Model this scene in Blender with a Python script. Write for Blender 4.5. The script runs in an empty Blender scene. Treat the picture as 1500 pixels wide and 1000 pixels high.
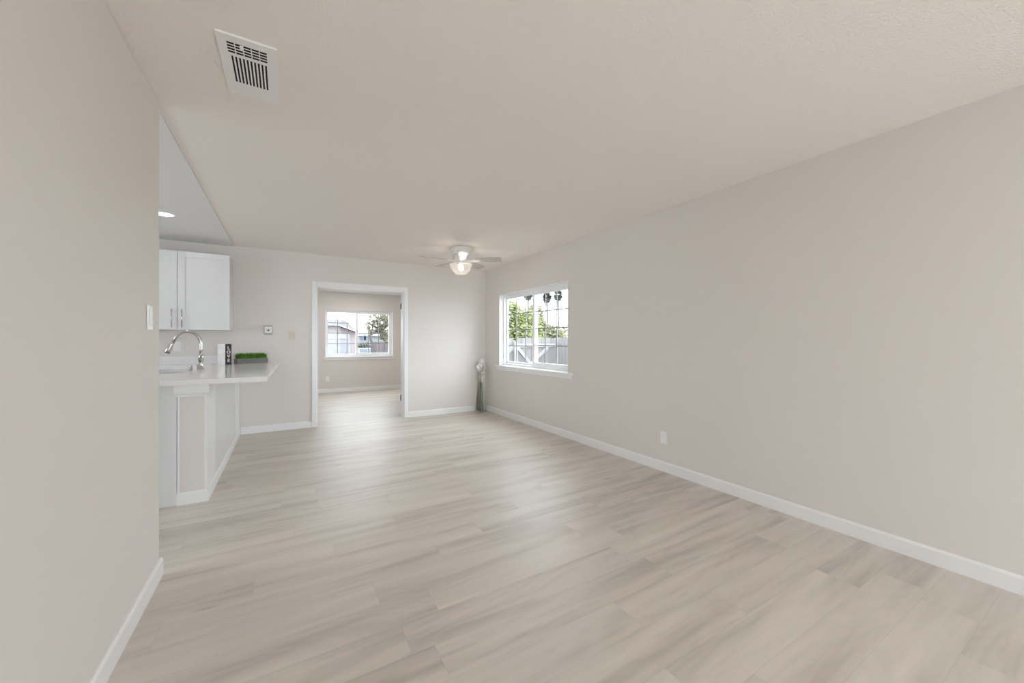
import bpy, bmesh, math, random
from mathutils import Vector, Matrix
random.seed(7)
C = bpy.context.scene.collection
scene = bpy.context.scene

# ------------------------------------------------------------------ camera
CAMZ = 1.215
cam_d = bpy.data.cameras.new('camera')
cam_d.sensor_width = 36.0
cam_d.lens = 36.0 * 563.0 / 1500.0
cam_d.clip_start = 0.02
cam_d.clip_end = 400
cam_d.shift_y = -1.0 / 1500.0
cam = bpy.data.objects.new('camera', cam_d)
C.objects.link(cam)
cam.location = (0, 0, CAMZ)
cam.rotation_euler = (math.pi / 2, 0, -math.radians(30.53))
scene.camera = cam

# ------------------------------------------------------------------ world: bright overcast sky
SKY = 8.4
w = bpy.data.worlds.new('overcast_sky')
scene.world = w
w.use_nodes = True
nt = w.node_tree
for n in list(nt.nodes):
    nt.nodes.remove(n)
wo = nt.nodes.new('ShaderNodeOutputWorld')
bg = nt.nodes.new('ShaderNodeBackground')
tc = nt.nodes.new('ShaderNodeTexCoord')
sp = nt.nodes.new('ShaderNodeSeparateXYZ')
cr = nt.nodes.new('ShaderNodeValToRGB')
cr.color_ramp.elements[0].position = 0.0
cr.color_ramp.elements[0].color = (0.865, 0.915, 1.0, 1)
cr.color_ramp.elements[1].position = 0.6
cr.color_ramp.elements[1].color = (0.925, 0.965, 1.02, 1)
nt.links.new(tc.outputs['Generated'], sp.inputs[0])
nt.links.new(sp.outputs[2], cr.inputs[0])
nt.links.new(cr.outputs[0], bg.inputs[0])
bg.inputs[1].default_value = SKY
nt.links.new(bg.outputs[0], wo.inputs[0])

vs = scene.view_settings
vs.view_transform = 'Standard'
vs.look = 'None'
vs.gamma = 1.0
vs.use_curve_mapping = False
vs.exposure = 0.33
scene.cycles.diffuse_bounces = 10
scene.cycles.max_bounces = 16


def portal(name, loc, rot, sx, sy):
    l = bpy.data.lights.new(name, 'AREA')
    l.shape = 'RECTANGLE'
    l.size, l.size_y = sx, sy
    l.cycles.is_portal = True
    o = bpy.data.objects.new(name, l)
    C.objects.link(o)
    o.location = loc
    o.rotation_euler = rot
    return o


H90 = math.pi / 2
portal('daylight_added_door', (1.525, -3.48, 1.09), (H90, 0, 0), 2.95, 2.22)       # faces +Y, at the added rear door
portal('daylight_side_window', (3.24, 4.67, 1.39), (0, H90, 0), 1.2, 1.8)      # faces -X
portal('daylight_far_window', (1.575, 10.14, 1.39), (-H90, 0, 0), 1.6, 1.2)
portal('daylight_added_side_window', (-1.38, 8.1, 1.5), (0, -H90, 0), 1.3, 2.1)  # at the added window of the next room
portal('daylight_added_kitchen_window', (-3.78, 3.6, 1.6), (0, -H90, 0), 1.4, 2.5)   # faces +X, at the added kitchen window


def lamp(name, kind, loc, power, color, size=0.05, parent=None, rot=(0, 0, 0)):
    l = bpy.data.lights.new(name, kind)
    l.energy = power
    l.color = color
    if kind == 'AREA':
        l.shape = 'DISK'
        l.size = size
    else:
        l.shadow_soft_size = size
    o = bpy.data.objects.new(name, l)
    C.objects.link(o)
    o.location = loc
    o.rotation_euler = rot
    if parent:
        o.parent = parent
    return o


# ------------------------------------------------------------------ materials
def srgb(r, g, b):
    f = lambda c: (c / 255 / 12.92) if c / 255 <= 0.04045 else ((c / 255 + 0.055) / 1.055) ** 2.4
    return (f(r), f(g), f(b), 1)


def mat(name, col, rough=0.5, metal=0.0, bump=None, noise=None, spec=0.5, **kw):
    m = bpy.data.materials.new(name)
    m.use_nodes = True
    nt = m.node_tree
    b = nt.nodes['Principled BSDF']
    b.inputs['Base Color'].default_value = (*col[:3], 1)
    b.inputs['Roughness'].default_value = rough
    b.inputs['Metallic'].default_value = metal
    b.inputs['Specular IOR Level'].default_value = spec
    for k, v in kw.items():
        b.inputs[k.replace('_', ' ')].default_value = v
    if bump or noise:
        tc = nt.nodes.new('ShaderNodeTexCoord')
    if bump:
        scale, strength, dist = bump
        nz = nt.nodes.new('ShaderNodeTexNoise')
        nz.inputs['Scale'].default_value = scale
        nz.inputs['Detail'].default_value = 4
        nt.links.new(tc.outputs['Object'], nz.inputs['Vector'])
        bp = nt.nodes.new('ShaderNodeBump')
        bp.inputs['Strength'].default_value = strength
        bp.inputs['Distance'].default_value = dist
        nt.links.new(nz.outputs['Fac'], bp.inputs['Height'])
        nt.links.new(bp.outputs['Normal'], b.inputs['Normal'])
    if noise:
        scale, amount, stretch = noise
        mp = nt.nodes.new('ShaderNodeMapping')
        mp.inputs['Scale'].default_value = stretch
        nt.links.new(tc.outputs['Object'], mp.inputs['Vector'])
        nz = nt.nodes.new('ShaderNodeTexNoise')
        nz.inputs['Scale'].default_value = scale
        nz.inputs['Detail'].default_value = 5
        nt.links.new(mp.outputs[0], nz.inputs['Vector'])
        cr = nt.nodes.new('ShaderNodeValToRGB')
        cr.color_ramp.elements[0].position = 0.3
        cr.color_ramp.elements[1].position = 0.7
        cr.color_ramp.elements[0].color = (*[c * (1 - amount) for c in col[:3]], 1)
        cr.color_ramp.elements[1].color = (*[min(1, c * (1 + amount)) for c in col[:3]], 1)
        nt.links.new(nz.outputs['Fac'], cr.inputs[0])
        nt.links.new(cr.outputs[0], b.inputs['Base Color'])
    return m


def emit_mat(name, col, strength):
    m = bpy.data.materials.new(name)
    m.use_nodes = True
    b = m.node_tree.nodes['Principled BSDF']
    b.inputs['Base Color'].default_value = (0.8, 0.8, 0.8, 1)
    b.inputs['Emission Color'].default_value = (*col, 1)
    b.inputs['Emission Strength'].default_value = strength
    return m


def thin_glass(name, tint, gloss=0.06, frost=0.0):
    m = bpy.data.materials.new(name)
    m.use_nodes = True
    nt = m.node_tree
    for n in list(nt.nodes):
        if n.type != 'OUTPUT_MATERIAL':
            nt.nodes.remove(n)
    out = [n for n in nt.nodes if n.type == 'OUTPUT_MATERIAL'][0]
    t = nt.nodes.new('ShaderNodeBsdfTransparent')
    t.inputs[0].default_value = (*tint, 1)
    g = nt.nodes.new('ShaderNodeBsdfGlossy')
    g.inputs['Roughness'].default_value = 0.03
    fr = nt.nodes.new('ShaderNodeFresnel')
    geo = nt.nodes.new('ShaderNodeNewGeometry')       # same reflectance on both faces of the pane
    ma = nt.nodes.new('ShaderNodeMath')
    ma.operation = 'MULTIPLY_ADD'
    nt.links.new(geo.outputs['Backfacing'], ma.inputs[0])
    ma.inputs[1].default_value = 1 / 1.25 - 1.25
    ma.inputs[2].default_value = 1.25
    nt.links.new(ma.outputs[0], fr.inputs[0])
    mx = nt.nodes.new('ShaderNodeMixShader')
    nt.links.new(fr.outputs[0], mx.inputs[0])
    nt.links.new(t.outputs[0], mx.inputs[1])
    nt.links.new(g.outputs[0], mx.inputs[2])
    last = mx
    if frost > 0:
        tr = nt.nodes.new('ShaderNodeBsdfTranslucent')
        tr.inputs[0].default_value = (0.95, 0.93, 0.9, 1)
        df = nt.nodes.new('ShaderNodeBsdfDiffuse')
        df.inputs[0].default_value = (0.9, 0.88, 0.86, 1)
        m1 = nt.nodes.new('ShaderNodeMixShader')
        m1.inputs[0].default_value = 0.4
        nt.links.new(tr.outputs[0], m1.inputs[1])
        nt.links.new(df.outputs[0], m1.inputs[2])
        m2 = nt.nodes.new('ShaderNodeMixShader')
        m2.inputs[0].default_value = frost
        nt.links.new(mx.outputs[0], m2.inputs[1])
        nt.links.new(m1.outputs[0], m2.inputs[2])
        last = m2
    nt.links.new(last.outputs[0], out.inputs[0])
    return m


def floor_material():
    m = bpy.data.materials.new('greige_oak_planks')
    m.use_nodes = True
    nt = m.node_tree
    L = nt.links.new
    b = nt.nodes['Principled BSDF']
    N = nt.nodes.new

    def math_(op, a, bb=None, clamp=False):
        n = N('ShaderNodeMath')
        n.operation = op
        n.use_clamp = clamp
        for i, v in enumerate((a, bb)):
            if v is None:
                continue
            if isinstance(v, (int, float)):
                n.inputs[i].default_value = v
            else:
                L(v, n.inputs[i])
        return n.outputs[0]
    tc = N('ShaderNodeTexCoord')
    sep = N('ShaderNodeSeparateXYZ')
    L(tc.outputs['Object'], sep.inputs[0])
    X, Y = sep.outputs[0], sep.outputs[1]
    PW, PL = 0.18, 1.22
    row = math_('FLOOR', math_('DIVIDE', math_('SUBTRACT', Y, 0.04), PW))
    fy = math_('FRACT', math_('DIVIDE', math_('SUBTRACT', Y, 0.04), PW))
    wn = N('ShaderNodeTexWhiteNoise')
    wn.noise_dimensions = '1D'
    L(row, wn.inputs['W'])
    xs = math_('ADD', math_('DIVIDE', X, PL), wn.outputs['Value'])
    col = math_('FLOOR', xs)
    fx = math_('FRACT', xs)
    cmb = N('ShaderNodeCombineXYZ')
    L(row, cmb.inputs[0])
    L(col, cmb.inputs[1])
    wn2 = N('ShaderNodeTexWhiteNoise')
    wn2.noise_dimensions = '2D'
    L(cmb.outputs[0], wn2.inputs['Vector'])
    rnd = wn2.outputs['Value']
    # grain coordinates shifted per plank
    gx = math_('ADD', X, math_('MULTIPLY', rnd, 37.0))
    gy = math_('ADD', Y, math_('MULTIPLY', rnd, 11.0))
    gv = N('ShaderNodeCombineXYZ')
    L(gx, gv.inputs[0])
    L(gy, gv.inputs[1])

    def stretched(sx, sy, scale, detail, dist=0.0):
        mp = N('ShaderNodeMapping')
        mp.inputs['Scale'].default_value = (sx, sy, 1)
        L(gv.outputs[0], mp.inputs['Vector'])
        n = N('ShaderNodeTexNoise')
        n.inputs['Scale'].default_value = scale
        n.inputs['Detail'].default_value = detail
        n.inputs['Distortion'].default_value = dist
        L(mp.outputs[0], n.inputs['Vector'])
        return n.outputs['Fac']
    broad = stretched(0.8, 7.5, 1.0, 3.0, 0.5)
    fine = stretched(2.6, 42.0, 1.0, 5.0, 0.8)
    medium = stretched(1.3, 20.0, 1.0, 3.0, 0.4)
    # cathedral figure: contour lines of a smooth stretched noise
    figure = math_('SINE', math_('MULTIPLY', stretched(0.9, 4.2, 1.0, 0.5, 0.2), 95.0))
    # knots: sparse dark ellipses
    mpk = N('ShaderNodeMapping')
    mpk.inputs['Scale'].default_value = (2.2, 5.5, 1)
    L(gv.outputs[0], mpk.inputs['Vector'])
    vo = N('ShaderNodeTexVoronoi')
    vo.inputs['Scale'].default_value = 0.75
    L(mpk.outputs[0], vo.inputs['Vector'])
    kr = N('ShaderNodeMapRange')
    kr.inputs['From Min'].default_value = 0.02
    kr.inputs['From Max'].default_value = 0.10
    kr.inputs['To Min'].default_value = 0.16
    kr.inputs['To Max'].default_value = 0.0
    L(vo.outputs['Distance'], kr.inputs['Value'])
    v = math_('MULTIPLY', broad, 0.62)
    v = math_('ADD', v, math_('MULTIPLY', medium, 0.30))
    v = math_('ADD', v, math_('MULTIPLY', fine, 0.08))
    v = math_('ADD', v, math_('MULTIPLY', figure, 0.014))
    v = math_('ADD', v, math_('MULTIPLY', math_('SUBTRACT', rnd, 0.5), 0.10))
    v = math_('SUBTRACT', v, kr.outputs[0])
    cr = N('ShaderNodeValToRGB')
    e = cr.color_ramp.elements
    e[0].position = 0.30
    e[0].color = FLOOR_DARK
    e[1].position = 0.70
    e[1].color = FLOOR_LIGHT
    mid = e.new(0.50)
    mid.color = FLOOR_MID
    L(v, cr.inputs[0])
    # joints
    jy = math_('LESS_THAN', math_('MINIMUM', fy, math_('SUBTRACT', 1.0, fy)), 0.006)
    jx = math_('LESS_THAN', math_('MINIMUM', fx, math_('SUBTRACT', 1.0, fx)), 0.0010)
    j = math_('MAXIMUM', jy, jx)
    mix = N('ShaderNodeMix')
    mix.data_type = 'RGBA'
    L(math_('MULTIPLY', j, 0.13), mix.inputs[0])
    L(cr.outputs[0], mix.inputs[6])
    mix.inputs[7].default_value = (0.10, 0.088, 0.075, 1)
    L(mix.outputs[2], b.inputs['Base Color'])
    rr = N('ShaderNodeMapRange')
    rr.inputs['To Min'].default_value = 0.39
    rr.inputs['To Max'].default_value = 0.47
    L(fine, rr.inputs['Value'])
    L(rr.outputs[0], b.inputs['Roughness'])
    bp = N('ShaderNodeBump')
    bp.inputs['Strength'].default_value = 0.10
    bp.inputs['Distance'].default_value = 0.002
    L(math_('SUBTRACT', fine, math_('MULTIPLY', j, 0.6)), bp.inputs['Height'])
    L(bp.outputs[0], b.inputs['Normal'])
    b.inputs['Specular IOR Level'].default_value = 0.5
    return m


FLOOR_DARK = (0.430, 0.383, 0.335, 1)
FLOOR_MID = (0.600, 0.545, 0.488, 1)
FLOOR_LIGHT = (0.690, 0.632, 0.570, 1)
M = {}
M['wall'] = mat('greige_wall_paint', (0.715, 0.678, 0.645), 0.6, bump=(160, 0.05, 0.002), spec=0.3)
M['ceiling'] = mat('textured_ceiling_paint', (0.855, 0.808, 0.768), 0.8, bump=(95, 0.55, 0.006), spec=0.2)
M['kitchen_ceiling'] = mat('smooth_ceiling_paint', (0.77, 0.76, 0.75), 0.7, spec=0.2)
M['trim'] = mat('white_trim_paint', (0.82, 0.82, 0.82), 0.3)
M['vinyl'] = mat('white_window_vinyl', (0.85, 0.86, 0.87), 0.35)
M['muntin'] = mat('grey_muntin_bars', (0.33, 0.355, 0.37), 0.4)
M['cabinet'] = mat('white_cabinet_lacquer', (0.71, 0.71, 0.715), 0.3)
M['quartz'] = mat('white_quartz', (0.82, 0.80, 0.80), 0.12, noise=(9, 0.03, (1, 1, 1)))
M['nickel'] = mat('brushed_nickel', (0.62, 0.60, 0.57), 0.22, 1.0)
M['steel'] = mat('sink_steel', (0.62, 0.61, 0.60), 0.4, 1.0)
M['plastic'] = mat('white_plastic', (0.83, 0.83, 0.82), 0.35)
M['grey_plastic'] = mat('grey_plastic', (0.40, 0.40, 0.41), 0.4)
M['almond'] = mat('almond_plastic', (0.62, 0.54, 0.44), 0.4)
M['dark'] = mat('dark_plastic', (0.05, 0.05, 0.05), 0.5)
M['duct'] = mat('dark_duct', (0.02, 0.02, 0.02), 0.9)
M['fan_white'] = mat('fan_white_enamel', (0.78, 0.77, 0.75), 0.35)
M['blade'] = mat('fan_blade_whitewash', (0.50, 0.475, 0.44), 0.45, noise=(3, 0.06, (1, 8, 1)))
M['bulb'] = emit_mat('lit_bulb', (1.0, 0.93, 0.80), 22)
M['led'] = emit_mat('lit_downlight', (1.0, 0.97, 0.92), 14)
M['window_glass'] = thin_glass('window_glass', (0.93, 0.96, 0.96))
M['shade_glass'] = thin_glass('lamp_shade_glass', (0.90, 0.88, 0.87), frost=0.16)
M['floor'] = floor_material()
M['marble'] = mat('white_marble', (0.76, 0.75, 0.74), 0.4, noise=(26, 0.10, (1, 1, 0.5)))
M['black'] = mat('black_painted_wood', (0.022, 0.018, 0.018), 0.5)
M['letter'] = mat('white_lettering', (0.75, 0.72, 0.70), 0.5)
M['planter'] = mat('grey_weathered_wood', (0.19, 0.186, 0.182), 0.7, noise=(14, 0.18, (0.4, 4, 4)))
M['grass'] = mat('bright_green_grass', (0.10, 0.26, 0.02), 0.6, noise=(60, 0.5, (1, 1, 1)))
M['petal'] = mat('white_petals', (0.82, 0.79, 0.78), 0.6)
M['stem'] = mat('green_stems', (0.16, 0.19, 0.09), 0.6)
M['vase'] = thin_glass('pale_green_glass', (0.975, 0.985, 0.965))
M['hinge'] = mat('dark_bronze_hinge', (0.10, 0.09, 0.085), 0.4, 0.6)
# outdoors
M['ground'] = mat('dry_ground', (0.13, 0.12, 0.105), 0.9, noise=(1.2, 0.2, (1, 1, 1)))
M['concrete'] = mat('pale_bounce_concrete', (0.66, 0.64, 0.61), 0.9, noise=(2, 0.06, (1, 1, 1)))
M['fence'] = mat('weathered_fence_wood', (0.158, 0.150, 0.148), 0.9, noise=(2.2, 0.22, (5, 5, 0.4)))
M['fence_rail'] = mat('weathered_fence_rail', (0.24, 0.23, 0.225), 0.9, noise=(3, 0.15, (1, 1, 1)))
M['leaf_bright'] = mat('bright_leaves', (0.120, 0.140, 0.030), 0.6, noise=(1.4, 0.45, (1, 1, 1)))
M['leaf_olive'] = mat('olive_leaves', (0.105, 0.105, 0.045), 0.7, noise=(1.2, 0.4, (1, 1, 1)))
M['leaf_dark'] = mat('dusky_leaves', (0.062, 0.060, 0.045), 0.7, noise=(1.0, 0.35, (1, 1, 1)))
M['leaf_autumn'] = mat('yellow_brown_leaves', (0.120, 0.110, 0.060), 0.7, noise=(1.6, 0.45, (1, 1, 1)))
M['palm_leaf'] = mat('palm_fronds', (0.065, 0.066, 0.045), 0.7)
M['bark'] = mat('grey_brown_bark', (0.055, 0.046, 0.040), 0.9, noise=(4, 0.3, (1, 1, 0.3)))
M['pink'] = mat('pink_stucco', (0.185, 0.148, 0.151), 0.9, noise=(3, 0.04, (1, 1, 1)))
M['roof'] = mat('mauve_grey_shingles', (0.045, 0.038, 0.039), 0.9, noise=(6, 0.25, (1, 1, 3)))
M['fascia'] = mat('white_fascia_board', (0.20, 0.20, 0.20), 0.6)
M['soffit'] = mat('grey_soffit', (0.115, 0.118, 0.115), 0.8)
M['garage'] = mat('white_garage_door', (0.150, 0.150, 0.165), 0.5)
M['car'] = mat('pale_blue_car_paint', (0.140, 0.170, 0.200), 0.25)
M['car_glass'] = mat('dark_car_glass', (0.06, 0.09, 0.12), 0.1)
M['rubber'] = mat('dark_rubber', (0.03, 0.03, 0.03), 0.8)
M['tail'] = mat('red_lens', (0.4, 0.03, 0.03), 0.3)
M['brick'] = mat('mauve_fence_boards', (0.080, 0.066, 0.068), 0.9, noise=(2, 0.2, (6, 1, 0.4)))
M['red'] = mat('faded_red_paint', (0.13, 0.045, 0.05), 0.6)
M['pale_house'] = mat('pale_grey_siding', (0.125, 0.130, 0.135), 0.8)


# ------------------------------------------------------------------ mesh helpers
def BM():
    return bmesh.new()


def box(bm, x0, x1, y0, y1, z0, z1, mtx=None):
    vs_ = [bm.verts.new((x, y, z)) for z in (z0, z1) for y in (y0, y1) for x in (x0, x1)]
    for f in ((0, 2, 3, 1), (4, 5, 7, 6), (0, 1, 5, 4), (2, 6, 7, 3), (0, 4, 6, 2), (1, 3, 7, 5)):
        bm.faces.new([vs_[i] for i in f])
    if mtx is not None:
        for v in vs_:
            v.co = mtx @ v.co
    return bm


def lathe(bm, prof, seg=32, cx=0, cy=0, cz=0, flute=0, amp=0.0, mtx=None, cap=False):
    rings = []
    for (r, z) in prof:
        ring = []
        for k in range(seg):
            a = 2 * math.pi * k / seg
            rr = r * (1 + amp * math.cos(flute * a)) if flute else r
            co = Vector((rr * math.cos(a), rr * math.sin(a), z))
            if mtx is not None:
                co = mtx @ co
            ring.append(bm.verts.new((co.x + cx, co.y + cy, co.z + cz)))
        rings.append(ring)
    for a, b in zip(rings, rings[1:]):
        for k in range(seg):
            f = bm.faces.new((a[k], a[(k + 1) % seg], b[(k + 1) % seg], b[k]))
            f.smooth = True
    if cap:
        bm.faces.new(list(reversed(rings[0])))
        bm.faces.new(rings[-1])
    return bm


def tube(bm, pts, rads, seg=10, cap=True):
    pts = [Vector(p) for p in pts]
    if isinstance(rads, (int, float)):
        rads = [rads] * len(pts)
    rings = []
    up = None
    for i, p in enumerate(pts):
        t = (pts[min(i + 1, len(pts) - 1)] - pts[max(i - 1, 0)]).normalized()
        if up is None:
            up = Vector((0, 1, 0)) if abs(t.y) < 0.9 else Vector((1, 0, 0))
        n = t.cross(up).normalized()
        b = n.cross(t).normalized()
        up = b
        rings.append([bm.verts.new(p + rads[i] * (math.cos(2 * math.pi * k / seg) * n + math.sin(2 * math.pi * k / seg) * b)) for k in range(seg)])
    for a, b in zip(rings, rings[1:]):
        for k in range(seg):
            f = bm.faces.new((a[k], a[(k + 1) % seg], b[(k + 1) % seg], b[k]))
            f.smooth = True
    if cap:
        bm.faces.new(list(reversed(rings[0])))
        bm.faces.new(rings[-1])
    return bm


def prism(bm, poly, z0, z1, mtx=None):
    """extrude a 2-D polygon (list of x,y) from z0 to z1"""
    a = [bm.verts.new((x, y, z0)) for x, y in poly]
    b = [bm.verts.new((x, y, z1)) for x, y in poly]
    n = len(poly)
    bm.faces.new(list(reversed(a)))
    bm.faces.new(b)
    for k in range(n):
        bm.faces.new((a[k], a[(k + 1) % n], b[(k + 1) % n], b[k]))
    if mtx is not None:
        for v in a + b:
            v.co = mtx @ v.co
    return bm


def obj(name, bm, material, parent=None, bevel=0.0, seg=2, label=None):
    bmesh.ops.recalc_face_normals(bm, faces=bm.faces)
    me = bpy.data.meshes.new(name)
    bm.to_mesh(me)
    bm.free()
    me.materials.append(material)
    o = bpy.data.objects.new(name, me)
    C.objects.link(o)
    if parent:
        o.parent = parent
    if bevel:
        md = o.modifiers.new('bevel', 'BEVEL')
        md.width = bevel
        md.segments = seg
        md.limit_method = 'ANGLE'
        md.angle_limit = math.radians(40)
    if label:
        o['label'] = label
    return o


def struct(name, bm, material, parent=None, bevel=0.0, label=None):
    o = obj(name, bm, material, parent, bevel)
    if parent is None:
        o['kind'] = 'structure'
    if label:
        o['label'] = label
    return o


def sempty(name, loc=(0, 0, 0), label=None):
    o = bpy.data.objects.new(name, None)
    C.objects.link(o)
    o.location = loc
    o.empty_display_size = 0.1
    o['kind'] = 'structure'
    if label:
        o['label'] = label
    return o


def thing(name, label, cat, loc=(0, 0, 0), rz=0.0, group=None):
    o = bpy.data.objects.new(name, None)
    C.objects.link(o)
    o.location = loc
    o.rotation_euler = (0, 0, rz)
    o.empty_display_size = 0.1
    o['label'] = label
    o['category'] = cat
    if group:
        o['group'] = group
    return o


def tag(o, label, cat, group=None, kind=None):
    o['label'] = label
    o['category'] = cat
    if group:
        o['group'] = group
    if kind:
        o['kind'] = kind
    return o


def wall(bm, axis, p0, p1, u0, u1, z0, z1, holes=()):
    """slab between planes p0..p1 on `axis`, running u0..u1 on the other axis, with rectangular holes"""
    us = sorted({u0, u1, *[h[0] for h in holes], *[h[1] for h in holes]})
    zs = sorted({z0, z1, *[h[2] for h in holes], *[h[3] for h in holes]})
    for a, b in zip(us, us[1:]):
        for c, d in zip(zs, zs[1:]):
            if any(h[0] <= a and b <= h[1] and h[2] <= c and d <= h[3] for h in holes):
                continue
            if axis == 'x':
                box(bm, p0, p1, a, b, c, d)
            else:
                box(bm, a, b, p0, p1, c, d)
    bmesh.ops.remove_doubles(bm, verts=bm.verts, dist=1e-5)
    # drop the internal faces between neighbouring slabs
    seen = {}
    for f in bm.faces:
        k = tuple(sorted(v.index for v in f.verts))
        seen.setdefault(tuple(sorted(id(v) for v in f.verts)), []).append(f)
    bmesh.ops.delete(bm, geom=[f for fs in seen.values() if len(fs) > 1 for f in fs], context='FACES_ONLY')
    return bm


# ------------------------------------------------------------------ room shell
CEIL = 2.44
RX = 3.04       # right wall
BY = 6.09       # back wall
FY = 9.94       # far wall of the next room
LX = -0.56      # left wall
REAR = -3.30
LEND = 2.634    # where the left wall stops

bm = BM()
box(bm, -3.75, 3.2, -3.42, 10.1, -0.06, 0.0)
struct('floor', bm, M['floor'])

bm = BM(); wall(bm, 'x', RX, RX + 0.16, -3.42, BY, 0, CEIL, [(3.78, 5.565, 0.815, 1.965)])
struct('wall_right', bm, M['wall'])
bm = BM(); wall(bm, 'x', LX - 0.12, LX, REAR, LEND, 0, CEIL)
struct('wall_left', bm, M['wall'], bevel=0.008)
bm = BM(); wall(bm, 'y', BY, BY + 0.12, -3.6, RX + 0.16, 0, CEIL, [(0.38, 1.612, 0.0, 1.995)])
struct('wall_back', bm, M['wall'])
bm = BM(); wall(bm, 'y', REAR - 0.12, REAR, LX - 0.12, RX, 0, CEIL, [(0.1, 2.95, 0.0, 2.17)])
struct('wall_rear', bm, M['wall'])
# kitchen shell
bm = BM(); wall(bm, 'x', -3.72, -3.6, 1.2, BY + 0.12, 0, CEIL, [(2.6, 4.6, 1.0, 2.15)])
struct('wall_kitchen', bm, M['wall'])
bm = BM(); wall(bm, 'y', 1.08, 1.2, -3.72, LX - 0.12, 0, CEIL)
struct('wall_kitchen_rear', bm, M['wall'])
# room behind the doorway
bm = BM(); wall(bm, 'y', FY, FY + 0.16, -1.32, RX + 0.16, 0, CEIL, [(0.80, 2.35, 0.835, 1.955)])
struct('wall_far', bm, M['wall'])
bm = BM(); wall(bm, 'x', -1.32, -1.2, BY + 0.12, FY, 0, CEIL, [(7.4, 8.7, 0.9, 2.0)])
struct('wall_far_left', bm, M['wall'])
bm = BM(); wall(bm, 'x', RX, RX + 0.16, BY + 0.12, FY, 0, CEIL)
struct('wall_far_right', bm, M['wall'])

bm = BM(); box(bm, LX - 0.015, RX + 0.16, -3.42, BY + 0.06, CEIL, CEIL + 0.12)
struct('ceiling', bm, M['ceiling'])
bm = BM(); box(bm, -3.75, LX - 0.016, 1.05, BY + 0.06, CEIL - 0.010, CEIL + 0.12)
struct('ceiling_kitchen', bm, M['kitchen_ceiling'])
bm = BM(); box(bm, -1.35, RX + 0.16, BY + 0.12, FY + 0.2, 2.37, CEIL + 0.12)
struct('ceiling_far', bm, M['kitchen_ceiling'])


def baseboard(name, pts_list):
    """each run: start, end, normal (2-D, pointing into the room)"""
    bm = BM()
    for (a, b, n) in pts_list:
        a, b, n = Vector(a), Vector(b), Vector(n)
        prof = [(0, 0), (0.013, 0), (0.013, 0.078), (0.006, 0.09), (0, 0.09)]
        va = [bm.verts.new((a.x + n.x * p, a.y + n.y * p, z)) for p, z in prof]
        vb = [bm.verts.new((b.x + n.x * p, b.y + n.y * p, z)) for p, z in prof]
        k = len(prof)
        for i in range(k):
            bm.faces.new((va[i], va[(i + 1) % k], vb[(i + 1) % k], vb[i]))
        bm.faces.new(va)
        bm.faces.new(list(reversed(vb)))
    return struct(name, bm, M['trim'])


baseboard('baseboard_right', [((RX, REAR + 0.013), (RX, BY - 0.013), (-1, 0))])
baseboard('baseboard_left', [((LX, REAR), (LX, LEND + 0.013), (1, 0)), ((LX - 0.12, LEND), (LX, LEND), (0, 1))])
baseboard('baseboard_back', [((-0.498, BY), (0.318, BY), (0, -1)), ((1.674, BY), (RX, BY), (0, -1))])
baseboard('baseboard_far', [((-1.2, FY), (RX, FY), (0, -1))])

# ------------------------------------------------------------------ doorway to the next room
d1 = sempty('door_1', (0.996, BY, 0), 'white cased double doorway in the back wall')
bm = BM()
for y0, y1 in ((-0.018, 0.0), (0.12, 0.138)):
    box(bm, -0.678, -0.616, y0, y1, 0, 2.057)
    box(bm, 0.616, 0.678, y0, y1, 0, 2.057)
    box(bm, -0.616, 0.616, y0, y1, 1.995, 2.057)
obj('door_casing', bm, M['trim'], d1, bevel=0.005)
bm = BM()
box(bm, -0.616, -0.598, 0.0, 0.12, 0, 1.995)
box(bm, 0.598, 0.616, 0.0, 0.12, 0, 1.995)
box(bm, -0.598, 0.598, 0.0, 0.12, 1.977, 1.995)
obj('door_jamb', bm, M['trim'], d1)
for s in (-1, 1):
    bm = BM()
    box(bm, *sorted((s * 0.625, s * 1.215)), 0.142, 0.177, 0.01, 1.98)
    leaf = obj('door_leaf', bm, M['trim'], d1, bevel=0.003)
    for z in (0.26, 1.72):
        bm = BM()
        lathe(bm, [(0.0001, 0), (0.007, 0), (0.007, 0.09), (0.0001, 0.09)], 12, s * 0.6135, 0.146, z)
        box(bm, *sorted((s * 0.5955, s * 0.6)), 0.085, 0.146, z, z + 0.09)
        obj('hinge', bm, M['hinge'], leaf, label='dark bronze hinge')
    bm = BM()
    lathe(bm, [(0.0001, 0.0), (0.012, 0.0), (0.010, 0.035), (0.027, 0.045), (0.027, 0.06), (0.0001, 0.068)], 20, 0, 0, 0,
          mtx=Matrix.Translation((s * 1.16, 0.177, 0.95)) @ Matrix.Rotation(-H90, 4, 'X'))
    obj('door_knob', bm, M['nickel'], leaf)


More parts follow.
